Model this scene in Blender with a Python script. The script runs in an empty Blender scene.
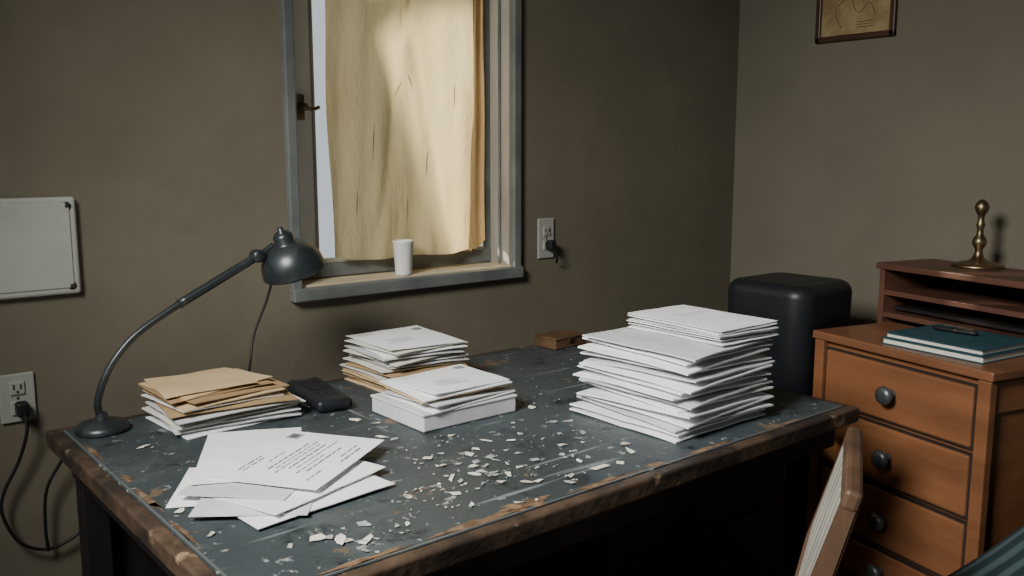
import bpy, bmesh, math, random
from mathutils import Vector, Matrix
random.seed(7)
R=random.uniform
scene=bpy.context.scene
COL=scene.collection

# ---------------------------------------------------------------- materials
def mat(name,c,rough=.6,metal=0,noise=None,bump=0,bscale=40,spec=.4,stretch=(1,1,1),sheen=0):
    """noise=(color2, scale, lo, hi[,detail])"""
    m=bpy.data.materials.new(name); m.use_nodes=True
    nt=m.node_tree; b=nt.nodes['Principled BSDF']
    b.inputs['Base Color'].default_value=(*c,1); b.inputs['Roughness'].default_value=rough
    b.inputs['Metallic'].default_value=metal; b.inputs['Specular IOR Level'].default_value=spec
    tc=nt.nodes.new('ShaderNodeTexCoord'); mp=nt.nodes.new('ShaderNodeMapping')
    mp.inputs['Scale'].default_value=stretch
    nt.links.new(tc.outputs['Object'],mp.inputs['Vector'])
    m['mp']=mp.name
    if noise:
        layer(m,*noise)
    if bump:
        n=nt.nodes.new('ShaderNodeTexNoise'); n.inputs['Scale'].default_value=bscale; n.inputs['Detail'].default_value=6
        nt.links.new(mp.outputs[0],n.inputs['Vector'])
        bp=nt.nodes.new('ShaderNodeBump'); bp.inputs['Strength'].default_value=bump; bp.inputs['Distance'].default_value=.01
        nt.links.new(n.outputs['Fac'],bp.inputs['Height']); nt.links.new(bp.outputs[0],b.inputs['Normal'])
    return m
def layer(m,c2,scale,lo,hi,detail=5,rough=.6,stretch=None):
    nt=m.node_tree; b=nt.nodes['Principled BSDF']; mp=nt.nodes[m['mp']]
    src=mp
    if stretch:
        src=nt.nodes.new('ShaderNodeMapping'); src.inputs['Scale'].default_value=stretch
        src.inputs['Location'].default_value=(3.3*scale%5,1.7,.4)
        nt.links.new(mp.outputs[0],src.inputs['Vector'])
    n=nt.nodes.new('ShaderNodeTexNoise'); n.inputs['Scale'].default_value=scale
    n.inputs['Detail'].default_value=detail; n.inputs['Roughness'].default_value=rough
    nt.links.new(src.outputs[0],n.inputs['Vector'])
    r=nt.nodes.new('ShaderNodeValToRGB'); r.color_ramp.elements[0].position=lo; r.color_ramp.elements[1].position=hi
    nt.links.new(n.outputs['Fac'],r.inputs['Fac'])
    mx=nt.nodes.new('ShaderNodeMix'); mx.data_type='RGBA'
    nt.links.new(r.outputs['Color'],mx.inputs['Factor'])
    bc=b.inputs['Base Color']
    if bc.is_linked: nt.links.new(bc.links[0].from_socket,mx.inputs['A'])
    else: mx.inputs['A'].default_value=bc.default_value
    mx.inputs['B'].default_value=(*c2,1)
    nt.links.new(mx.outputs['Result'],bc)
    return m

wallm=mat('wall_plaster',(.185,.163,.118),.9,noise=((.143,.126,.091),1.6,.35,.7),bump=.12,bscale=35,spec=.10)
layer(wallm,(.155,.137,.100),9,.5,.75,8)
wallr=mat('wall_plaster_side',(.185,.167,.126),.9,noise=((.148,.134,.101),1.3,.35,.7),bump=.12,bscale=35,spec=.10)
ceilm=mat('ceiling_paint',(.18,.16,.13),.95,noise=((.15,.135,.11),2,.4,.7))
floorm=mat('floor_boards',(.05,.036,.026),.55,noise=((.022,.016,.012),3,.35,.7),stretch=(1,9,1),bump=.2)
deskm=mat('desk_slate_paint',(.036,.046,.050),.46,noise=((.055,.068,.072),2.2,.4,.7),bump=.12,bscale=60,spec=.35)
layer(deskm,(.110,.125,.125),5,.54,.80,10,.75)
layer(deskm,(.30,.31,.28),38,.63,.69,6,.6)
layer(deskm,(.013,.017,.019),14,.57,.68,8,.65)
layer(deskm,(.13,.095,.062),9,.64,.665,8,.6)
layer(deskm,(.17,.19,.19),30,.66,.72,2,.5,(.06,1,1))
layer(deskm,(.17,.19,.19),26,.68,.73,2,.5,(1,.05,1))
edgem=mat('desk_edge_wood',(.105,.066,.040),.5,noise=((.026,.019,.015),6,.36,.58,8),bump=.3,bscale=50,stretch=(1,1,1))
layer(edgem,(.27,.185,.115),16,.62,.69,8)
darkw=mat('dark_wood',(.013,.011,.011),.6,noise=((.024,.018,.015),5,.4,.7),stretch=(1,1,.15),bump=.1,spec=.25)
wearm=mat('bare_wood_chip',(.22,.14,.08),.7,noise=((.10,.06,.032),30,.4,.6))
paper=mat('paper_white',(.86,.87,.87),.8,noise=((.72,.73,.73),5,.4,.75),spec=.2)
paper2=mat('paper_grey',(.60,.61,.61),.8,noise=((.47,.48,.48),6,.4,.7),spec=.2)
paper3=mat('paper_cream',(.72,.70,.61),.8,noise=((.60,.58,.50),6,.4,.7),spec=.2)
scr1=mat('scrap_beige',(.52,.49,.41),.85,noise=((.38,.36,.30),40,.4,.6))
scr2=mat('scrap_grey',(.38,.39,.37),.85,noise=((.26,.27,.26),40,.4,.6))
manila=mat('manila_paper',(.66,.50,.29),.8,noise=((.52,.38,.21),5,.35,.7),spec=.2)
manila2=mat('manila_dark',(.42,.29,.15),.8,noise=((.3,.2,.1),5,.35,.7),spec=.2)
ink=mat('ink',(.09,.10,.11),.8)
inkf=mat('ink_faded',(.30,.31,.32),.8)
blackm=mat('lamp_enamel',(.014,.018,.020),.36,noise=((.035,.042,.045),12,.5,.7),spec=.6)
rubber=mat('black_rubber',(.010,.010,.011),.5)
binm=mat('black_plastic',(.009,.011,.014),.42,bump=.06,bscale=150,noise=((.016,.018,.022),3,.4,.7))
framem=mat('window_frame_paint',(.15,.162,.152),.6,noise=((.095,.102,.096),6,.4,.7),bump=.15,bscale=50)
jambm=mat('window_jamb_paint',(.38,.36,.30),.6,noise=((.24,.23,.19),5,.4,.7),stretch=(1,1,.3),bump=.15,bscale=50)
sashm=mat('sash_paint',(.82,.81,.74),.6,noise=((.62,.61,.54),4,.4,.7),stretch=(1,1,.3))
sillm=mat('sill_wood',(.66,.56,.38),.6,noise=((.42,.34,.21),5,.4,.7),stretch=(.3,1,1),bump=.15)
brass=mat('aged_brass',(.42,.31,.17),.38,1,noise=((.16,.125,.08),14,.4,.65))
plate=mat('outlet_plate',(.34,.34,.30),.5)
panelm=mat('enamel_panel',(.42,.425,.38),.55,noise=((.34,.345,.31),4,.4,.7))
screwm=mat('screw_steel',(.10,.10,.095),.4,.8)
cupm=mat('cup_ceramic',(.80,.79,.74),.45)
orange=mat('dresser_wood',(.26,.108,.046),.42,noise=((.145,.060,.027),4,.35,.68,8),stretch=(1,.25,2.2),bump=.06,bscale=30)
orangetop=mat('dresser_top_wood',(.25,.108,.053),.36,noise=((.14,.060,.030),4,.35,.68,8),stretch=(1.5,.3,1))
boxw=mat('box_wood',(.12,.07,.035),.5,noise=((.06,.035,.018),10,.4,.65))
redw=mat('cabinet_wood',(.15,.068,.044),.45,noise=((.08,.038,.025),4,.35,.68,8),stretch=(1,.25,1.5))
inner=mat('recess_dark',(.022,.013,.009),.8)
pewter=mat('knob_pewter',(.14,.155,.165),.38,.6,noise=((.085,.095,.10),20,.4,.7))
teal=mat('teal_cover',(.024,.085,.105),.6,noise=((.016,.06,.075),8,.4,.7))
pages=mat('book_pages',(.66,.64,.56),.8)
chairw=mat('chair_wood',(.14,.078,.045),.5,noise=((.07,.040,.024),6,.4,.7),stretch=(1,1,.2))
chaird=mat('chair_back_panel',(.07,.064,.052),.7,noise=((.045,.04,.032),6,.4,.7),stretch=(1,1,.2))
slatm=mat('chair_worn_slat',(.29,.28,.235),.7,noise=((.17,.165,.14),8,.4,.7),stretch=(1,1,.15))
picm=mat('old_map',(.36,.27,.13),.8,noise=((.23,.155,.07),6,.42,.6))
picl=mat('map_ink',(.12,.07,.03),.8)
picf=mat('picture_frame_wood',(.06,.026,.016),.4)
bark=mat('added_tree_bark',(.09,.07,.05),.9,noise=((.04,.03,.022),10,.4,.65),bump=.4)
grass=mat('grass_ground',(.08,.11,.045),.95,noise=((.05,.06,.03),3,.4,.7))

blm=bpy.data.materials.new('striped_blanket'); blm.use_nodes=True
nt=blm.node_tree; b=nt.nodes['Principled BSDF']; b.inputs['Roughness'].default_value=.9
tc=nt.nodes.new('ShaderNodeTexCoord'); w=nt.nodes.new('ShaderNodeTexWave'); w.bands_direction='Y'
w.inputs['Scale'].default_value=9; w.inputs['Distortion'].default_value=.4
nt.links.new(tc.outputs['Object'],w.inputs['Vector'])
r=nt.nodes.new('ShaderNodeValToRGB'); r.color_ramp.elements[0].color=(.016,.036,.040,1); r.color_ramp.elements[1].color=(.075,.12,.125,1)
r.color_ramp.elements[0].position=.3; r.color_ramp.elements[1].position=.8
nt.links.new(w.outputs['Fac'],r.inputs['Fac']); nt.links.new(r.outputs['Color'],b.inputs['Base Color'])

def translucent(name,c,c2,fac=.6,scale=3,stretch=(1,1,1),bump=0,clear=0):
    m=bpy.data.materials.new(name); m.use_nodes=True; nt=m.node_tree
    out=nt.nodes['Material Output']; nt.nodes.remove(nt.nodes['Principled BSDF'])
    tc=nt.nodes.new('ShaderNodeTexCoord'); mp=nt.nodes.new('ShaderNodeMapping'); mp.inputs['Scale'].default_value=stretch
    nt.links.new(tc.outputs['Object'],mp.inputs['Vector'])
    n=nt.nodes.new('ShaderNodeTexNoise'); n.inputs['Scale'].default_value=scale; n.inputs['Detail'].default_value=7
    nt.links.new(mp.outputs[0],n.inputs['Vector'])
    r=nt.nodes.new('ShaderNodeValToRGB'); r.color_ramp.elements[0].position=.35; r.color_ramp.elements[1].position=.68
    r.color_ramp.elements[0].color=(*c,1); r.color_ramp.elements[1].color=(*c2,1)
    nt.links.new(n.outputs['Fac'],r.inputs['Fac'])
    d=nt.nodes.new('ShaderNodeBsdfDiffuse'); t=nt.nodes.new('ShaderNodeBsdfTranslucent'); mx=nt.nodes.new('ShaderNodeMixShader')
    mx.inputs[0].default_value=fac
    nt.links.new(r.outputs['Color'],d.inputs['Color']); nt.links.new(r.outputs['Color'],t.inputs['Color'])
    if bump:
        n2=nt.nodes.new('ShaderNodeTexNoise'); n2.inputs['Scale'].default_value=7; n2.inputs['Detail'].default_value=6
        mp2=nt.nodes.new('ShaderNodeMapping'); mp2.inputs['Scale'].default_value=(1.3,1,.5); mp2.inputs['Rotation'].default_value=(0,.25,0)
        nt.links.new(tc.outputs['Object'],mp2.inputs['Vector']); nt.links.new(mp2.outputs[0],n2.inputs['Vector'])
        bp=nt.nodes.new('ShaderNodeBump'); bp.inputs['Strength'].default_value=bump; bp.inputs['Distance'].default_value=.05
        nt.links.new(n2.outputs['Fac'],bp.inputs['Height'])
        nt.links.new(bp.outputs[0],d.inputs['Normal']); nt.links.new(bp.outputs[0],t.inputs['Normal'])
    nt.links.new(d.outputs[0],mx.inputs[1]); nt.links.new(t.outputs[0],mx.inputs[2])
    last=mx
    if clear:
        tr=nt.nodes.new('ShaderNodeBsdfTransparent'); m2=nt.nodes.new('ShaderNodeMixShader'); m2.inputs[0].default_value=clear
        nt.links.new(mx.outputs[0],m2.inputs[1]); nt.links.new(tr.outputs[0],m2.inputs[2]); last=m2
    nt.links.new(last.outputs[0],out.inputs['Surface'])
    return m
curtm=translucent('curtain_linen',(.80,.66,.38),(.66,.52,.28),.65,3,(1,1,.5),.5)
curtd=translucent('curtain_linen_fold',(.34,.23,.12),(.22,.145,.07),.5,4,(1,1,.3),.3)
crease_shade=mat('curtain_crease_shade',(.20,.13,.07),.9)  # dark colour for painted shade lines along the curtain creases
panem=translucent('dirty_glass',(.80,.86,.86),(.74,.81,.82),.85,2,clear=.90)

# ---------------------------------------------------------------- builder
class MB:
    def __init__(s,name): s.name=name; s.bm=bmesh.new(); s.mats=[]
    def mi(s,m):
        if m not in s.mats: s.mats.append(m)
        return s.mats.index(m)
    def box(s,c,size,m,rz=0,bevel=0,seg=2,M=None,smooth=False):
        T=Matrix.Translation(c)@Matrix.Rotation(rz,4,'Z')
        if M is not None: T=M@T
        t=bmesh.new(); bmesh.ops.create_cube(t,size=1)
        bmesh.ops.scale(t,vec=size,verts=t.verts)
        if bevel: bmesh.ops.bevel(t,geom=t.edges[:],offset=bevel,segments=seg,profile=.5,affect='EDGES')
        bmesh.ops.transform(t,matrix=T,verts=t.verts)
        s.merge(t,m,smooth)
    def merge(s,t,m,smooth=False):
        i=s.mi(m)
        vm={}
        for v in t.verts: vm[v]=s.bm.verts.new(v.co)
        for f in t.faces:
            try:
                nf=s.bm.faces.new([vm[v] for v in f.verts]); nf.material_index=i; nf.smooth=smooth
            except ValueError: pass
        t.free()
    def lathe(s,prof,m,M,n=40,closed=False):
        t=bmesh.new(); rings=[]
        for r,z in prof:
            rings.append([t.verts.new((max(r,1e-4)*math.cos(2*math.pi*k/n),max(r,1e-4)*math.sin(2*math.pi*k/n),z)) for k in range(n)])
        for a,b_ in zip(rings,rings[1:]):
            for k in range(n): t.faces.new((a[k],a[(k+1)%n],b_[(k+1)%n],b_[k]))
        bmesh.ops.remove_doubles(t,verts=t.verts,dist=2e-4)
        bmesh.ops.transform(t,matrix=M,verts=t.verts)
        bmesh.ops.recalc_face_normals(t,faces=t.faces)
        s.merge(t,m,True)
    def tube(s,pts,r,m,n=10,sub=6,r1=None):
        P=[Vector(p) for p in pts]; Q=[]
        for i in range(len(P)-1):
            p0=P[max(i-1,0)];p1=P[i];p2=P[i+1];p3=P[min(i+2,len(P)-1)]
            for k in range(sub):
                u=k/sub
                Q.append(.5*((2*p1)+(p2-p0)*u+(2*p0-5*p1+4*p2-p3)*u*u+(3*p1-p0-3*p2+p3)*u**3))
        Q.append(P[-1])
        t=bmesh.new(); rings=[]; up=Vector((.13,.2,.97)).normalized()
        for i,q in enumerate(Q):
            d=(Q[min(i+1,len(Q)-1)]-Q[max(i-1,0)]).normalized()
            a=d.cross(up)
            if a.length<.05: a=d.cross(Vector((1,0,0)))
            a.normalize(); c=d.cross(a)
            rr=r if r1 is None else r+(r1-r)*i/(len(Q)-1)
            rings.append([t.verts.new(q+rr*(a*math.cos(2*math.pi*k/n)+c*math.sin(2*math.pi*k/n))) for k in range(n)])
        for a,b_ in zip(rings,rings[1:]):
            for k in range(n): t.faces.new((a[k],a[(k+1)%n],b_[(k+1)%n],b_[k]))
        t.faces.new(rings[0]); t.faces.new(rings[-1])
        bmesh.ops.recalc_face_normals(t,faces=t.faces)
        s.merge(t,m,True)
    def sheet(s,c,size,rz,z0,th,m,edge=.35,sag=0,curl=0,n=6):
        """a packet / envelope: pillowed slab, thin at the rim. z0 bottom"""
        t=bmesh.new(); W,D=size; top=[];bot=[]
        cs,sn=math.cos(rz),math.sin(rz); ph=R(0,6)
        for i in range(n+1):
            ra=[];rb=[]
            for j in range(n+1):
                u=i/n*2-1; v=j/n*2-1
                x=u*W/2;y=v*D/2
                k=(1-u**4)*(1-v**4)
                hh=th*(edge+(1-edge)*k)
                mid=z0+th/2+sag*(u*u+v*v)*-.5+curl*math.sin(ph+u*1.7+v*1.1)*(abs(u*v))
                mid=max(mid,.7506+hh/2)
                X=c[0]+x*cs-y*sn; Y=c[1]+x*sn+y*cs
                ra.append(t.verts.new((X,Y,mid+hh/2))); rb.append(t.verts.new((X,Y,mid-hh/2)))
            top.append(ra);bot.append(rb)
        for i in range(n):
            for j in range(n):
                t.faces.new((top[i][j],top[i+1][j],top[i+1][j+1],top[i][j+1]))
                t.faces.new((bot[i][j],bot[i][j+1],bot[i+1][j+1],bot[i+1][j]))
        for j in range(n):
            t.faces.new((top[0][j],top[0][j+1],bot[0][j+1],bot[0][j])); t.faces.new((top[n][j+1],top[n][j],bot[n][j],bot[n][j+1]))
            t.faces.new((top[j+1][0],top[j][0],bot[j][0],bot[j+1][0])); t.faces.new((top[j][n],top[j+1][n],bot[j+1][n],bot[j][n]))
        s.merge(t,m)
    def mark(s,c,rz,lx,ly,w,h,z,m):
        cs,sn=math.cos(rz),math.sin(rz); t=bmesh.new(); vs=[]
        for dx,dy in((-w/2,-h/2),(w/2,-h/2),(w/2,h/2),(-w/2,h/2)):
            x=lx+dx;y=ly+dy
            vs.append(t.verts.new((c[0]+x*cs-y*sn,c[1]+x*sn+y*cs,z)))
        t.faces.new(vs); s.merge(t,m)
    def poly(s,pts,m,thick=0):
        t=bmesh.new(); f=t.faces.new([t.verts.new(p) for p in pts])
        if thick:
            r=bmesh.ops.extrude_face_region(t,geom=[f]); 
            bmesh.ops.translate(t,vec=(0,0,thick),verts=[v for v in r['geom'] if isinstance(v,bmesh.types.BMVert)])
            bmesh.ops.recalc_face_normals(t,faces=t.faces)
        s.merge(t,m)
    def done(s):
        me=bpy.data.meshes.new(s.name)
        s.bm.normal_update(); s.bm.to_mesh(me); s.bm.free()
        for m in s.mats: me.materials.append(m)
        o=bpy.data.objects.new(s.name,me); COL.objects.link(o)
        return o
T=Matrix.Translation
def bx(name,x0,x1,y0,y1,z0,z1,m):
    b=MB(name); b.box(((x0+x1)/2,(y0+y1)/2,(z0+z1)/2),(x1-x0,y1-y0,z1-z0),m); return b.done()

# ---------------------------------------------------------------- room
WY=2.5; WX=3.38; HC=2.7; WT=.36
bx('floor',-2.2,3.58,-2.2,WY+WT,-.1,0,floorm)
bx('ceiling',-2.2,3.58,-2.2,WY+WT,HC,HC+.1,ceilm)
bx('wall_right',WX,WX+.2,-2.2,WY+WT,0,HC,wallr)
hx0,hx1,hz0,hz1=1.232,2.072,1.0,2.25
w=MB('wall_back')
for x0,x1,z0,z1 in((-2.2,hx0,0,HC),(hx1,WX,0,HC),(hx0,hx1,0,hz0-.02),(hx0,hx1,hz1,HC)):
    w.box(((x0+x1)/2,WY+WT/2,(z0+z1)/2),(x1-x0,WT,z1-z0),wallm)
w.done()
b=MB('baseboard_back'); b.box((.59,WY-.01,.05),(5.56,.02,.1),darkw); b.done()
b=MB('baseboard_right'); b.box((WX-.01,.14,.05),(.02,4.68,.1),darkw); b.done()

# outside the window: ground and an unseen leaning tree added to shade part of the curtain
bx('ground',-4,8,WY+WT,11,-.12,-.02,grass)
b=MB('added_shade_tree')
b.tube([(1.30,3.6,-.05),(1.06,3.6,.8),(.80,3.6,1.5),(.62,3.62,2.1),(.44,3.6,2.7),(.30,3.6,3.6)],.24,bark,16,6,.15)
b.tube([(.55,3.6,2.35),(.72,3.75,2.62),(.98,3.9,2.80),(1.35,4.0,3.1)],.06,bark,10,5,.03)
b.tube([(.40,3.6,2.9),(.20,3.7,3.3),(-.1,3.8,3.6)],.07,bark,10,5,.03)
b.tube([(.92,3.85,2.76),(.98,3.9,2.55),(1.10,3.92,2.38)],.018,bark,8,4,.008)
b.done()

# window
b=MB('window_1')
cw=.032
b.box((hx0-cw/2,WY-.006,(hz0-.04+hz1)/2),(cw,.03,hz1-hz0+.04),framem,bevel=.004)
b.box((hx1+cw/2,WY-.006,(hz0-.04+hz1)/2),(cw,.03,hz1-hz0+.04),framem,bevel=.004)
b.box(((hx0+hx1)/2,WY-.010,hz0-.022),(hx1-hx0+2*cw+.004,.044,.040),framem,bevel=.004)
b.box(((hx0+hx1)/2,WY-.006,hz1+.02),(hx1-hx0+2*cw,.03,.044),framem,bevel=.004)
b.box(((hx0+hx1)/2,WY+.060,hz0-.006),(hx1-hx0-.002,.13,.02),sillm,bevel=.003)
b.box((hx0+.004,WY+.08,(hz0+hz1)/2),(.008,.16,hz1-hz0-.01),jambm)
b.box((hx1-.005,WY+.08,(hz0+hz1)/2),(.010,.16,hz1-hz0-.01),jambm)
b.box((hx1-.014,WY+.05,(hz0+hz1)/2),(.010,.012,hz1-hz0-.02),framem,bevel=.002)
sy=WY+.125
b.box((1.296,sy,1.62),(.106,.035,1.22),sashm,bevel=.004)
b.box((2.045,sy,1.62),(.036,.035,1.22),framem,bevel=.004)
b.box((1.66,sy,1.030),(.80,.04,.045),framem,bevel=.004)
b.box((1.66,sy-.008,1.060),(.74,.024,.014),jambm,bevel=.002)
b.box((1.352,sy-.012,1.62),(.010,.022,1.18),jambm,bevel=.003)
b.box((1.66,sy,2.215),(.80,.04,.05),framem,bevel=.004)
b.box((1.69,sy+.01,1.62),(.70,.005,1.2),panem)
b.box(((hx0+hx1)/2,WY+.27,hz0-.005),(hx1-hx0-.002,.22,.03),sillm,bevel=.003)
M=T((1.308,sy-.018,1.547))@Matrix.Rotation(math.pi/2,4,'X')
b.lathe([(0,0),(.012,0),(.012,.008),(.006,.012),(.005,.024),(.011,.028),(.012,.036),(.0,.040)],brass,M,20)
b.box((1.308,sy-.021,1.547),(.024,.008,.080),brass,bevel=.003)
b.tube([(1.308,sy-.052,1.547),(1.33,sy-.054,1.54),(1.356,sy-.050,1.548)],.006,brass)
b.done()

# curtain
b=MB('window_curtain')
def cloth(xa0,xb0,xa1,xb1,z0f,z1,yf,m,nx=90,nz=80):
    t=bmesh.new(); g=[]
    for i in range(nx+1):
        col=[]; u=i/nx
        for j in range(nz+1):
            v=j/nz; z=z0f(u)*(1-v)+z1*v
            x=(xa0+(xb0-xa0)*u)*(1-v)+(xa1+(xb1-xa1)*u)*v
            x+=.004*math.sin(v*11)*(1 if u<.5 else -.6)
            col.append(t.verts.new((x,yf(u,v),z)))
        g.append(col)
    for i in range(nx):
        for j in range(nz): t.faces.new((g[i][j],g[i+1][j],g[i+1][j+1],g[i][j+1]))
    b.merge(t,m,True)
def yf(u,v):
    y=2.560+.009*math.sin(u*15+v*2.5)*(1-.5*v)+.003*math.sin(u*37-v*4)*(.3+(1-v))+.007*math.sin(u*6+v*6)
    d=(u-.25-.45*v); y+=.012*math.exp(-(d/.05)**2)-.010*math.exp(-((u-.75+.3*v)/.04)**2)
    return y
cloth(1.388,1.955,1.368,1.940,lambda u:1.075-.020*math.sin(u*3.1)-.006*math.sin(u*9),2.2,yf,curtm)
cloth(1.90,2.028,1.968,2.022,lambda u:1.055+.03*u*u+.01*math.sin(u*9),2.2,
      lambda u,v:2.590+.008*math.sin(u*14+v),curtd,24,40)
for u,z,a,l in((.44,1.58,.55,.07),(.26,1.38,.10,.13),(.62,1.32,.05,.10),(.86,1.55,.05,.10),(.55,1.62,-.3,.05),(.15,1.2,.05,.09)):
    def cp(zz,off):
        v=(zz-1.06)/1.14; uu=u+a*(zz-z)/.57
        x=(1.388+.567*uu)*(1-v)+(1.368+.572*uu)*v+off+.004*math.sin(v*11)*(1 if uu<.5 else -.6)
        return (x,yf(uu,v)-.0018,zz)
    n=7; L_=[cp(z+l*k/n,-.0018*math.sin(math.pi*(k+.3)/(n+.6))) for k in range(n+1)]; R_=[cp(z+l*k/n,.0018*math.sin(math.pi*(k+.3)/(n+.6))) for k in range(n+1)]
    for k in range(n): b.poly([L_[k],R_[k],R_[k+1],L_[k+1]],crease_shade)
b.box((1.70,2.575,2.205),(.68,.012,.016),brass,bevel=.005)
b.done()

# cup on sill
b=MB('paper_cup')
b.lathe([(0,0),(.026,0),(.0275,.004),(.034,.108),(.0355,.110),(.0355,.115),(.0325,.115),(.032,.108),(.025,.008),(0,.008)],cupm,T((1.620,2.518,1.0045)),40)
b.done()

# outlets
def outlet(name,x,z,w,h,cord):
    b=MB(name)
    b.box((x,WY-.004,z),(w,.008,h),plate,bevel=.003)
    for dz in(.026,-.026):
        b.box((x,WY-.010,z+dz),(w*.42,.006,.034),plate,bevel=.0025)
        for dx in(-.008,.008): b.box((x+dx,WY-.0135,z+dz+.004),(.003,.002,.012),rubber)
        b.box((x,WY-.0135,z+dz-.009),(.005,.002,.005),rubber)
    b.lathe([(0,0),(.004,0),(.003,.002),(0,.002)],screwm,T((x,WY-.008,z))@Matrix.Rotation(math.pi/2,4,'X'),12)
    b.box((x+.004,WY-.03,z-.024),(.028,.034,.036),rubber,bevel=.006)
    for c in cord: b.tube(c,.0042,rubber)
    return b.done()
outlet('wall_outlet',2.236,1.092,.078,.150,[[(2.24,2.46,1.065),(2.25,2.455,1.04),(2.262,2.46,1.012),(2.272,2.475,1.0)]])
outlet('wall_outlet',.444,.792,.082,.125,[[(.448,2.46,.765),(.452,2.45,.72),(.43,2.46,.64),(.39,2.465,.56),(.385,2.465,.50),(.42,2.465,.42),(.49,2.47,.385),(.57,2.47,.42),(.60,2.47,.5)],
   [(.56,2.44,.70),(.53,2.45,.63),(.487,2.46,.55),(.478,2.465,.45),(.482,2.47,.38)]])

# enamel wall panel with screws
b=MB('electrical_panel_cover')
b.box((.40,WY-.010,1.17),(.42,.02,.250),panelm,bevel=.009,seg=3)
b.box((.40,WY-.021,1.17),(.385,.004,.215),panelm,bevel=.002)
for x in(.587,.213):
    for z in(1.272,1.068):
        b.lathe([(0,0),(.011,0),(.010,.003),(0,.004)],screwm,T((x,WY-.0195,z))@Matrix.Rotation(math.pi/2,4,'X'),18)
b.done()

# framed map on right wall
b=MB('framed_map')
y0,y1,z0,z1=1.785,2.10,1.862,2.14
b.box((WX-.005,(y0+y1)/2,(z0+z1)/2),(.010,y1-y0-.02,z1-z0-.02),picm)
for yy in(y0,y1): b.box((WX-.011,yy,(z0+z1)/2),(.022,.022,z1-z0+.022),picf,bevel=.004)
for zz in(z0,z1): b.box((WX-.011,(y0+y1)/2,zz),(.022,y1-y0+.022,.022),picf,bevel=.004)
pts=[(WX-.0115,1.86+.02*k+R(-.004,.004),1.94+.03*math.sin(k*1.3)+.012*k) for k in range(10)]
b.tube(pts,.0012,picl,6,3)
b.tube([(WX-.0115,2.0,1.90),(WX-.0115,2.03,1.97),(WX-.0115,1.99,2.02),(WX-.0115,2.02,2.10)],.0012,picl,6,4)
for k in range(3): b.box((WX-.0105,1.90,1.898+.01*k),(.002,.07,.0025),picl)
b.done()

# ---------------------------------------------------------------- desk
dx0,dx1,dy0,dy1=.462,2.150,1.165,2.305
b=MB('desk')
bw=.032
b.box(((dx0+dx1)/2,(dy0+dy1)/2,.733),(dx1-dx0-2*bw+.004,dy1-dy0-2*bw+.004,.034),deskm)
for c,s in((((dx0+dx1)/2,dy0+bw/2,.729),(dx1-dx0,bw,.040)),(((dx0+dx1)/2,dy1-bw/2,.729),(dx1-dx0,bw,.040)),
           ((dx0+bw/2,(dy0+dy1)/2,.729),(bw,dy1-dy0-2*bw+.002,.040)),((dx1-bw/2,(dy0+dy1)/2,.729),(bw,dy1-dy0-2*bw+.002,.040))):
    b.box(c,s,edgem,bevel=.006,seg=3)
mt=mat('inlay_strip',(.19,.20,.19),.4,.5)
b.box(((dx0+dx1)/2,dy0+bw+.003,.7495),(dx1-dx0-2*bw,.004,.0025),mt)
b.box((dx0+bw+.003,(dy0+dy1)/2,.7495),(.004,dy1-dy0-2*bw,.0025),mt)
def chip(cx,cy,rx,ry,m=wearm,z=.7511,n=30):
    b.poly([(cx+rx*math.cos(a)*R(.55,1.2),cy+ry*math.sin(a)*R(.3,1.3),z) for a in [2*math.pi*k/n for k in range(n)]],m)
for cx,cy,rx,ry in((.93,1.212,.12,.012),(1.05,1.218,.07,.022),(1.24,1.208,.10,.010),(1.58,1.206,.09,.008),(.508,1.70,.008,.08),(.512,1.84,.010,.03),(.506,1.5,.007,.07),(.70,1.208,.09,.010),(1.86,1.205,.10,.007),(.506,2.05,.006,.08),(1.40,1.21,.03,.012)):
    chip(cx,cy,rx,ry)
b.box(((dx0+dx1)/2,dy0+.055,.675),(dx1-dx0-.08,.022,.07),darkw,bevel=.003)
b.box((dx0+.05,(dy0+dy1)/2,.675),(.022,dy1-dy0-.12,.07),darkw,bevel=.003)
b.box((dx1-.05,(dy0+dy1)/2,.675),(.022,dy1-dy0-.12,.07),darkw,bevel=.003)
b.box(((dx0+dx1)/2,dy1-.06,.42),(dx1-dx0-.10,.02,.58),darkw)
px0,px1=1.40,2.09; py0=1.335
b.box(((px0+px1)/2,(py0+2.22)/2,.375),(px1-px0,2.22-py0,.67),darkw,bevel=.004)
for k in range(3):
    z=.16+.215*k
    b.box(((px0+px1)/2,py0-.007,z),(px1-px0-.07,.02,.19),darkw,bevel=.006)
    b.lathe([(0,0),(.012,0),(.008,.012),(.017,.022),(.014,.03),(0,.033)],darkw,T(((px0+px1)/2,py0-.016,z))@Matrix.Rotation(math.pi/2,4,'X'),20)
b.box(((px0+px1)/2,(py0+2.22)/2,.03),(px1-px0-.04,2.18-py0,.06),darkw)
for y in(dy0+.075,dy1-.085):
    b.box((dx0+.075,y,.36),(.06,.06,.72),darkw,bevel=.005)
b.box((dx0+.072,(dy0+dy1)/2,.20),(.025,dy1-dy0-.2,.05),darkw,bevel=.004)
b.done()

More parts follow.
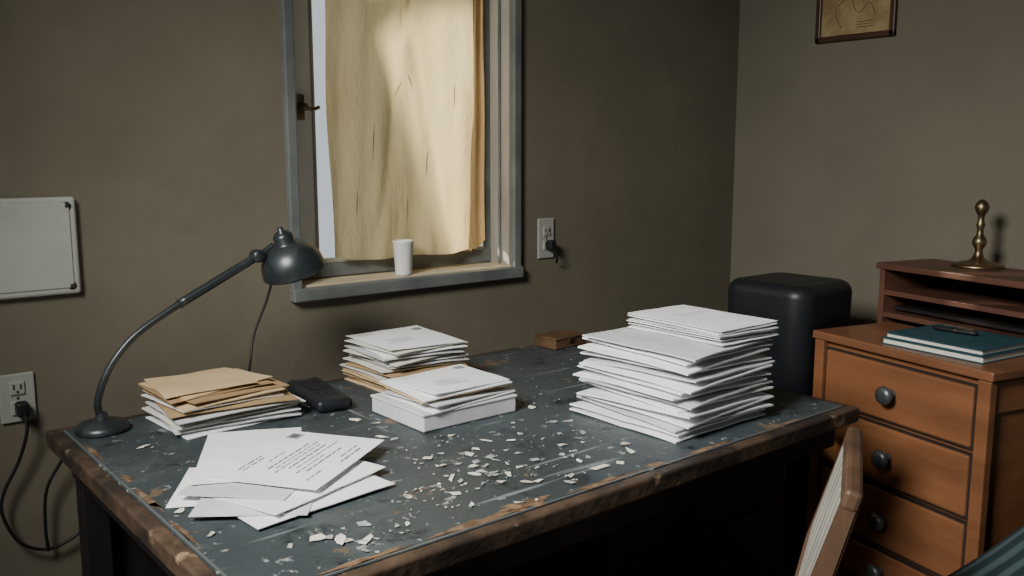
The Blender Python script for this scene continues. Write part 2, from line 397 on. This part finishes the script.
# ---------------------------------------------------------------- lamp
b=MB('desk_lamp')
LY=2.21
b.lathe([(0,0),(.060,0),(.062,.004),(.061,.012),(.054,.019),(.030,.025),(.016,.030),(.011,.045),(0,.046)],blackm,T((.567,LY,.7505)),48)
b.tube([(.564,LY,.785),(.560,LY,.82),(.578,LY,.874),(.610,LY,.925),(.663,LY,.976),(.762,LY,1.034),(.87,LY,1.088),(.970,LY,1.138)],.0085,blackm,14,8)
b.tube([(.762,LY,1.034),(.87,LY,1.088),(.970,LY,1.138)],.0115,blackm,14,4)
b.lathe([(0,-.018),(.015,-.018),(.017,-.012),(.017,.012),(.015,.018),(0,.018)],blackm,T((.972,LY,1.140))@Matrix.Rotation(math.pi/2,4,'X'),24)
b.tube([(.965,LY,1.138),(.992,LY,1.148),(1.018,LY,1.165)],.009,blackm,12,5)
ax=Vector((-.34,-.10,.94)).normalized()
q=ax.to_track_quat('Z','Y').to_matrix().to_4x4()
M=T((1.070,LY-.01,1.094))@q
b.lathe([(.083,0),(.0845,.001),(.084,.008),(.080,.032),(.068,.057),(.048,.074),(.031,.081),(.026,.086),(.026,.104),(.019,.112),(.008,.116),(.008,.126),(0,.128)],blackm,M,56)
b.lathe([(.083,0),(.081,.006),(.077,.031),(.065,.055),(.04,.069),(0,.074)],pewter,M,56)
b.lathe([(0,.010),(.016,.014),(.024,.028),(.02,.042),(.012,.052),(.012,.066)],cupm,M,24)
b.tube([(1.03,LY+.012,1.17),(1.035,LY+.04,1.09),(1.02,LY+.06,1.01),(.985,LY+.07,.92),(.965,LY+.06,.84),(.962,LY+.085,.757)],.0034,rubber,8,8)
b.done()

# ---------------------------------------------------------------- paper stacks
def stamp(b,c,rz,z,W,D,seed=0):
    random.seed(seed)
    for k in range(4): b.mark(c,rz,-W*.12+R(-.01,.01),-.01-k*.014,W*R(.25,.4),.0022,z,ink if k%2 else inkf)
    for k in range(2): b.mark(c,rz,-W*.33,D*.38-k*.01,W*.2,.0018,z,inkf)
    b.mark(c,rz,W*.38,D*.36,.028,.024,z,inkf); b.mark(c,rz,W*.30,D*.34,.03,.002,z,ink)

b=MB('envelope_stack'); random.seed(11); z=.7506
for k in range(10):
    th=.0078
    m=[paper,paper2,paper,paper3][k%4] if k<6 else [manila2,paper,manila,manila2][k-6]
    if k==4: m=paper3
    b.sheet((.838+R(-.012,.014)-(.026 if k>6 else 0),2.135+R(-.012,.012),0),(.305-(.045 if k>6 else 0),.235),R(-.10,.12)+(-.02)+(.1 if k>6 else 0),z,th,m,.35,.003,.004)
    z+=th+.0008
c=(.806,2.165); b.sheet((.80,2.15),(.26,.20),.05,z-.004,.008,manila2,.25,.001,.004)
b.sheet(c,(.245,.205),.22,z+.001,.008,manila,.25,.001,.004)
b.sheet((.785,2.15),(.22,.19),-.06,z+.007,.006,manila,.3,.001,.004)
b.done()
b=MB('envelope_stack'); random.seed(5); z=.7506
for k in range(14):
    th=.0082
    m=manila if k in(0,1,3,4) else (manila2 if k in(2,6) else (paper,paper3,paper2)[k%3])
    r=R(-.12,.12)
    if k<6: b.sheet((1.402+R(-.012,.012),2.165+R(-.01,.01)),(.30,.225),r*.5,z,th,m,.35,.003,.003)
    else: b.sheet((1.385+R(-.012,.012),2.15+R(-.012,.012)),(.255,.25),r,z,th,m,.35,.003,.004)
    z+=th+.0007
c=(1.385,2.155); b.sheet(c,(.24,.27),-.05,z,.005,paper,.4,.001,.003); stamp(b,c,-.05,z+.0062,.24,.24,3)
b.done()
b=MB('envelope_stack'); random.seed(15)
b.box((1.285,1.82,.7725),(.285,.235,.043),paper2,bevel=.004)
b.box((1.285,1.82,.7925),(.290,.240,.006),paper2,bevel=.002)
z=.7965
for k in range(4):
    b.sheet((1.283+R(-.012,.012),1.82+R(-.01,.01)),(.262,.215),R(-.1,.12),z,.0085,(paper,paper2,manila,paper)[k],.35,.002,.004); z+=.0092
c=(1.295,1.812); b.sheet(c,(.235,.20),.04,z,.006,paper,.4,.001,.003); stamp(b,c,.04,z+.0072,.235,.20,4)
b.done()
b=MB('envelope_stack'); random.seed(21); z=.7506
for k in range(15):
    th=.0126
    b.sheet((1.722+R(-.014,.014)+k*.001,1.442+R(-.012,.012)),(.355-k*.002,.345),R(-.06,.06),z,th,(paper,paper,paper2,paper)[k%4],.32,.004,.006,8)
    z+=th+.0009
for k in range(5):
    b.sheet((1.825+R(-.008,.008),1.435+R(-.008,.008)),(.215,.315),R(-.05,.05)-.06,z,.0060,(paper,paper2)[k%2],.35,.001,.003)
    z+=.0064
c=(1.825,1.437); b.sheet(c,(.215,.315),-.05,z,.004,paper,.4,0,.002)
b.mark(c,-.05,0,.05,.11,.0016,z+.0046,inkf); b.mark(c,-.05,0,.035,.09,.0016,z+.0046,inkf)
b.done()
b=MB('loose_letters'); random.seed(9); z=.7506
for c,s,r in(((.700,1.64),(.30,.21),-.55),((.745,1.535),(.30,.20),.10),((.70,1.60),(.30,.21),.95),((.755,1.58),(.30,.21),.32),((.72,1.66),(.29,.21),.75)):
    b.sheet(c,s,r,z,.0042,(paper,paper2,paper)[int(z*1e4)%3],.4,.0,.0025); z+=.0044
b.sheet((.742,1.760),(.335,.205),1.10,z,.003,paper,.5,0,.002); z+=.0036
c=(.808,1.655); r=.60
b.sheet(c,(.310,.232),r,z,.003,paper,.6,0,.0012)
zt=z+.0042
random.seed(2)
for k,(lx,ly,w) in enumerate([(-.06,.085,.09),(-.07,.074,.07),(-.02,.052,.05),(0,.03,.17),(.0,.018,.15),(-.01,.006,.18),(0,-.008,.14),(.02,-.022,.17),(-.03,-.036,.12),(.0,-.05,.15),(.06,-.075,.07),(-.09,-.075,.06),(.04,-.09,.09)]):
    x=lx-w/2
    while x<lx+w/2:
        l=R(.008,.028); b.mark(c,r,x+l/2,ly,l,.0024,zt,ink if k%3==0 else inkf); x+=l+.0045
b.mark(c,r,.12,.085,.035,.03,zt,inkf); b.mark(c,r,.12,.085,.022,.018,zt+.0002,ink)
b.done()

# scraps
b=MB('paper_scraps'); random.seed(33)
def free(x,y):
    for x0,x1,y0,y1 in((.66,1.06,1.98,2.3),(1.20,1.62,2.0,2.3),(1.12,1.45,1.67,1.96),(1.50,1.96,1.22,1.67),(1.0,1.16,1.95,2.28),(.48,.66,2.13,2.3),(.55,.99,1.42,1.96),(.60,.86,1.37,1.5)):
        if x0<x<x1 and y0<y<y1: return False
    return dx0+.05<x<dx1-.05 and dy0+.05<y<dy1-.05
def scrap(x,y,s,m):
    n=random.choice((4,5,6,7)); a0=R(0,6.28); asp=R(.25,.85); ph=R(0,3.14); pts=[]
    for k in range(n):
        a=a0+2*math.pi*k/n+R(-.35,.35); px=s*math.cos(a)*R(.55,1.3); py=s*asp*math.sin(a)*R(.55,1.3)
        pts.append((x+px*math.cos(ph)-py*math.sin(ph),y+px*math.sin(ph)+py*math.cos(ph),.7512+R(0,.003)))
    b.poly(pts,m,.0005)
cl=[(1.06,1.50,.10,70),(.74,1.29,.06,30),(1.20,1.40,.13,40),(1.36,1.57,.12,34),(1.08,1.70,.10,24),(.62,2.02,.05,5),(.56,1.55,.04,5),(1.9,1.85,.15,5),(1.28,1.29,.12,20),(1.50,1.78,.10,12),(.94,1.36,.09,50)]
for cx,cy,sd,n in cl:
    for k in range(n):
        x=random.gauss(cx,sd); y=random.gauss(cy,sd*.75)
        if free(x,y): scrap(x,y,random.choice((.0015,.002,.003,.004,.006,.011,.015)),random.choice((scr1,scr1,scr2,scr2,paper3)))
for x,y,s in((1.30,1.27,.026),(1.42,1.30,.022),(1.02,1.42,.022),(.70,1.30,.024),(.67,1.33,.02),(.73,1.27,.026),(1.13,1.51,.017),(1.22,1.56,.018),(.535,1.60,.016),(.60,2.02,.018),(1.12,1.36,.018),(1.98,1.62,.016),(1.48,1.70,.018),(1.07,1.90,.016),(1.05,1.74,.018)):
    if free(x,y): scrap(x,y,s,paper3)
b.done()

# phone handset
b=MB('cordless_phone')
M=T((1.088,2.120,.7507))@Matrix.Rotation(math.radians(-8),4,'Z')
t=bmesh.new(); bmesh.ops.create_cube(t,size=1); bmesh.ops.scale(t,vec=(.096,.262,.034),verts=t.verts)
bmesh.ops.bevel(t,geom=t.edges[:],offset=.014,segments=4,profile=.5,affect='EDGES')
bmesh.ops.transform(t,matrix=M@T((0,0,.0172)),verts=t.verts); b.merge(t,binm,True)
b.box((0,.03,.0348),(.056,.10,.003),rubber,bevel=.001,M=M)
for i in range(3):
    for j in range(4): b.box((-.02+.02*i,-.04-.017*j,.0343),(.013,.009,.002),rubber,bevel=.0008,M=M)
b.box((0,.105,.0343),(.03,.004,.002),pewter,M=M)
b.done()

b=MB('wooden_box')
b.box((2.065,2.225,.768),(.15,.10,.032),boxw,rz=.05,bevel=.003)
b.box((2.065,2.225,.787),(.156,.106,.007),boxw,rz=.05,bevel=.002)
b.box((2.063,2.172,.778),(.02,.006,.014),brass,rz=.05,bevel=.001)
b.done()

# ---------------------------------------------------------------- black bin
b=MB('trash_bin')
t=bmesh.new(); bmesh.ops.create_cube(t,size=1); bmesh.ops.scale(t,vec=(.350,.350,.960),verts=t.verts)
ve=[e for e in t.edges if abs(e.verts[0].co.z-e.verts[1].co.z)>.5]
bmesh.ops.bevel(t,geom=ve,offset=.075,segments=10,profile=.5,affect='EDGES')
te=[e for e in t.edges if e.verts[0].co.z>.47 and e.verts[1].co.z>.47]
bmesh.ops.bevel(t,geom=te,offset=.045,segments=8,profile=.5,affect='EDGES')
for v in t.verts:
    if v.co.z<0: v.co.x*=.90; v.co.y*=.90
bmesh.ops.transform(t,matrix=T((2.805,1.815,.481)),verts=t.verts); b.merge(t,binm,True)
b.box((2.805,1.815,.9608),(.20,.18,.003),binm,bevel=.0012)
b.done()

# ---------------------------------------------------------------- dresser (turned)
A=math.radians(-14.5)
DM=T((2.662,1.62,0))@Matrix.Rotation(A,4,'Z')
b=MB('dresser'); L=.650; D=.362; Ht=.82
b.box((D/2,-L/2,Ht-.014),(D+.0,L+.02,.028),orangetop,bevel=.005,M=DM)
b.box((D/2+.012,-L/2,(Ht-.028+.03)/2),(D-.03,L-.03,Ht-.058),orange,M=DM,bevel=.003)
rows=[(.585,.770),(.382,.572),(.180,.370),(.045,.168)]
for z0,z1 in rows:
    zc=(z0+z1)/2
    b.box((.018,-L/2,zc),(.022,L-.10,z1-z0-.010),orange,bevel=.007,seg=3,M=DM)
    b.box((.020,-L/2,zc),(.012,L-.086,z1-z0+.002),inner,M=DM)
    KM=DM@T((.008,-L/2+.0,zc))@Matrix.Rotation(-math.pi/2,4,'Y')
    b.lathe([(0,0),(.016,0),(.014,.005),(.009,.012),(.011,.018),(.025,.026),(.030,.034),(.026,.043),(.014,.048),(0,.049)],pewter,KM,32)
for y in(-.018,-L+.018): b.box((.020,y,Ht/2-.014),(.03,.040,Ht-.03),orange,bevel=.004,M=DM)
b.box((.03,-L/2,.02),(.02,L-.03,.04),orange,bevel=.003,M=DM)
b.box((D/2+.01,-L+.012,.74),(D-.04,.012,.09),orange,bevel=.003,M=DM)
b.box((D/2+.01,-L+.012,.08),(D-.04,.012,.12),orange,bevel=.003,M=DM)
b.box((D-.04,-L+.012,.40),(.05,.012,.76),orange,bevel=.003,M=DM)
b.done()

b=MB('open_shelf_cabinet'); CM=T((3.050,1.610,0))@Matrix.Rotation(A,4,'Z'); L2=.74; D2=.262; H2=1.02
x0=.0
b.box((x0+D2/2,-L2/2,H2-.011),(D2+.02,L2+.02,.022),redw,bevel=.004,M=CM)
b.box((x0+D2/2,-.011,H2/2-.012),(D2,.022,H2-.024),redw,bevel=.003,M=CM)
b.box((x0+D2/2,-L2+.011,H2/2-.012),(D2,.022,H2-.024),redw,bevel=.003,M=CM)
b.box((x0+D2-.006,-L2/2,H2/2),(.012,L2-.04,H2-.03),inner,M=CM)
for z in(.915,.835,.45,.05): b.box((x0+D2/2,-L2/2,z),(D2-.01,L2-.04,.018),redw,bevel=.002,M=CM)
b.box((x0+D2/2,-L2/2,.86),(D2*.7,L2*.9,.012),darkw,M=CM)
b.done()

b=MB('brass_candlestick')
b.lathe([(0,0),(.082,0),(.084,.004),(.080,.010),(.060,.015),(.034,.020),(.020,.030),(.014,.045),(.012,.060),(.020,.072),(.024,.085),(.020,.098),(.011,.110),(.010,.130),(.015,.142),(.012,.152),(.009,.165),(.012,.178),(.020,.190),(.023,.204),(.019,.218),(.009,.228),(0,.232)],brass,T((3.184,1.330,1.0205)),40)
b.done()

b=MB('notebook')
BM=DM@T((.190,-.40,.8205))@Matrix.Rotation(.10,4,'Z')
z=0
for k,(w,l,h) in enumerate(((.285,.33,.020),(.272,.315,.016))):
    b.box((0,0,z+.0012),(w,l,.0024),teal,M=BM,bevel=.0008)
    b.box((.002,0,z+h/2),(w-.010,l-.008,h-.004),pages,M=BM)
    b.box((0,0,z+h-.0012),(w,l,.0024),teal,M=BM,bevel=.0008)
    b.box((w/2-.001,0,z+h/2),(.003,l,h),teal,M=BM,bevel=.001)
    z+=h+.0003
b.done()
b=MB('fountain_pen')
PM=BM@T((.03,.03,z+.0085))@Matrix.Rotation(.15,4,'Z')@Matrix.Rotation(math.pi/2,4,'X')
b.lathe([(0,-.075),(.003,-.074),(.0065,-.06),(.0075,-.01),(.008,0),(.008,.05),(.006,.062),(0,.064)],rubber,PM,16)
b.lathe([(.0083,-.003),(.0083,.003)],brass,PM,16)
b.box((0,.0085,.03),(.003,.0018,.045),brass,M=PM)
b.done()

# ---------------------------------------------------------------- chair
b=MB('wooden_chair')
ang=math.atan2(.17,.304)
CH=T((1.297,.82,-.015))@Matrix.Rotation(ang,4,'Z'); Wc=.355
def post(x):
    t=bmesh.new(); prof=[(-.03,.016,.034),(0,.44,.040),(-.035,.62,.038),(-.102,.86,.030)]; rings=[]
    for y,z,s in prof:
        rings.append([t.verts.new((x+a*.5*s*.8,y+c*.5*s,z)) for a,c in((-1,-1),(1,-1),(1,1),(-1,1))])
    for p,q_ in zip(rings,rings[1:]):
        for k in range(4): t.faces.new((p[k],p[(k+1)%4],q_[(k+1)%4],q_[k]))
    t.faces.new(rings[0][::-1]); t.faces.new(rings[-1])
    bmesh.ops.bevel(t,geom=t.edges[:],offset=.004,segments=2,affect='EDGES')
    bmesh.ops.transform(t,matrix=CH,verts=t.verts); b.merge(t,chairw)
post(0); post(Wc)
lean=math.atan2(.067,.24)
def bk(z): return -.035-(z-.62)*.279 if z>.62 else -(z-.44)*.194
RL=Matrix.Rotation(lean,4,'X')
b.box((0,0,0),(Wc+.03,.030,.038),chairw,M=CH@T((Wc/2,bk(.845),.848))@RL,bevel=.008)
b.box((0,0,0),(Wc-.02,.026,.04),chairw,M=CH@T((Wc/2,bk(.50),.50))@Matrix.Rotation(.2,4,'X'),bevel=.005)
segs=((Vector((0,bk(.51)+.004,.505)),Vector((0,bk(.66)+.006,.66))),(Vector((0,bk(.66)+.006,.66)),Vector((0,bk(.82)+.002,.832))))
for a_,c_ in segs:
    d=c_-a_; q=Matrix.Rotation(math.atan2(-d.y,d.z),4,'X')
    b.box((0,0,0),(Wc-.03,.008,d.length+.004),chaird,M=CH@T((a_+c_)/2+Vector((Wc/2,0,0)))@q,bevel=.002)
    for k in range(6):
        x=.040+k*(Wc-.080)/5
        b.box((0,.008,0),(.026,.008,d.length+.004),slatm,M=CH@T((a_+c_)/2+Vector((x,0,0)))@q,bevel=.003)
b.box((Wc/2,.155,.445),(Wc+.04,.31,.030),chairw,M=CH,bevel=.010,seg=3)
for x in(0.0,Wc): b.box((x,.285,.223),(.034,.034,.415),chairw,M=CH,bevel=.004)
for x in(0.0,Wc): b.box((x,.135,.20),(.018,.30,.024),chairw,M=CH,bevel=.003)
b.box((Wc/2,.285,.25),(Wc,.018,.024),chairw,M=CH,bevel=.003)
b.box((Wc/2,.135,.20),(Wc,.018,.022),chairw,M=CH,bevel=.003)
b.box((Wc/2,.285,.40),(Wc,.02,.05),chairw,M=CH,bevel=.003)
b.done()

# ---------------------------------------------------------------- bed
b=MB('daybed')
t=bmesh.new(); bmesh.ops.create_grid(t,x_segments=40,y_segments=30,size=.5)
for v in t.verts:
    x=v.co.x*1.48; y=v.co.y*.92
    e=min(.74-abs(x),.46-abs(y))
    z=.516+.004*math.sin(x*9)*math.cos(y*7)
    if e<.03: z-=(.03-e)**2*18
    v.co=(x+2.55,y+.345,z)
bmesh.ops.solidify(t,geom=t.faces[:],thickness=.01)
b.merge(t,blm,True)
b.box((2.55,.345,.390),(1.46,.90,.225),blm,bevel=.03,seg=4)
b.box((2.55,.345,.23),(1.44,.88,.09),darkw,bevel=.004)
for x in(1.87,3.23):
    for y in(-.06,.73): b.box((x,y,.10),(.06,.06,.20),darkw,bevel=.004)
b.done()

# ---------------------------------------------------------------- lights
def area(name,loc,target,sx,sy,e,c,spread=180):
    l=bpy.data.lights.new(name,'AREA'); l.shape='RECTANGLE'; l.size=sx; l.size_y=sy; l.energy=e; l.color=c; l.spread=math.radians(spread)
    o=bpy.data.objects.new(name,l); COL.objects.link(o); o.location=loc
    o.rotation_euler=(Vector(target)-Vector(loc)).to_track_quat('-Z','Y').to_euler(); return o
area('daylight_key',(-.6,1.0,2.40),(1.75,1.45,.7),.7,.7,33,(1.0,.99,.96),84)
s=bpy.data.lights.new('sun','SUN'); s.energy=13; s.angle=.05; s.color=(1,.92,.72)
o=bpy.data.objects.new('sun',s); COL.objects.link(o)
o.rotation_euler=Vector((.80,-1,-.6)).to_track_quat('-Z','Y').to_euler()
wd=bpy.data.worlds.new('world'); scene.world=wd; wd.use_nodes=True
nt=wd.node_tree; bg=nt.nodes['Background']; bg.inputs[0].default_value=(.86,.94,1.0,1)
tc=nt.nodes.new('ShaderNodeTexCoord'); sp=nt.nodes.new('ShaderNodeSeparateXYZ'); mr=nt.nodes.new('ShaderNodeMapRange')
mr.inputs['From Min'].default_value=.25; mr.inputs['From Max'].default_value=.65; mr.inputs['To Min'].default_value=.14; mr.inputs['To Max'].default_value=.80
nt.links.new(tc.outputs['Generated'],sp.inputs[0]); nt.links.new(sp.outputs['Y'],mr.inputs['Value']); nt.links.new(mr.outputs[0],bg.inputs[1])

# ---------------------------------------------------------------- camera
cam=bpy.data.cameras.new('camera'); co=bpy.data.objects.new('camera',cam); COL.objects.link(co); scene.camera=co
cam.sensor_width=36; cam.lens=896/1024*36; cam.clip_start=.02
th=math.radians(8.44); ph=math.radians(50.3)
co.location=(0,0,1.4)
co.rotation_euler=Vector((math.cos(ph)*math.cos(th),math.sin(ph)*math.cos(th),-math.sin(th))).to_track_quat('-Z','Y').to_euler()
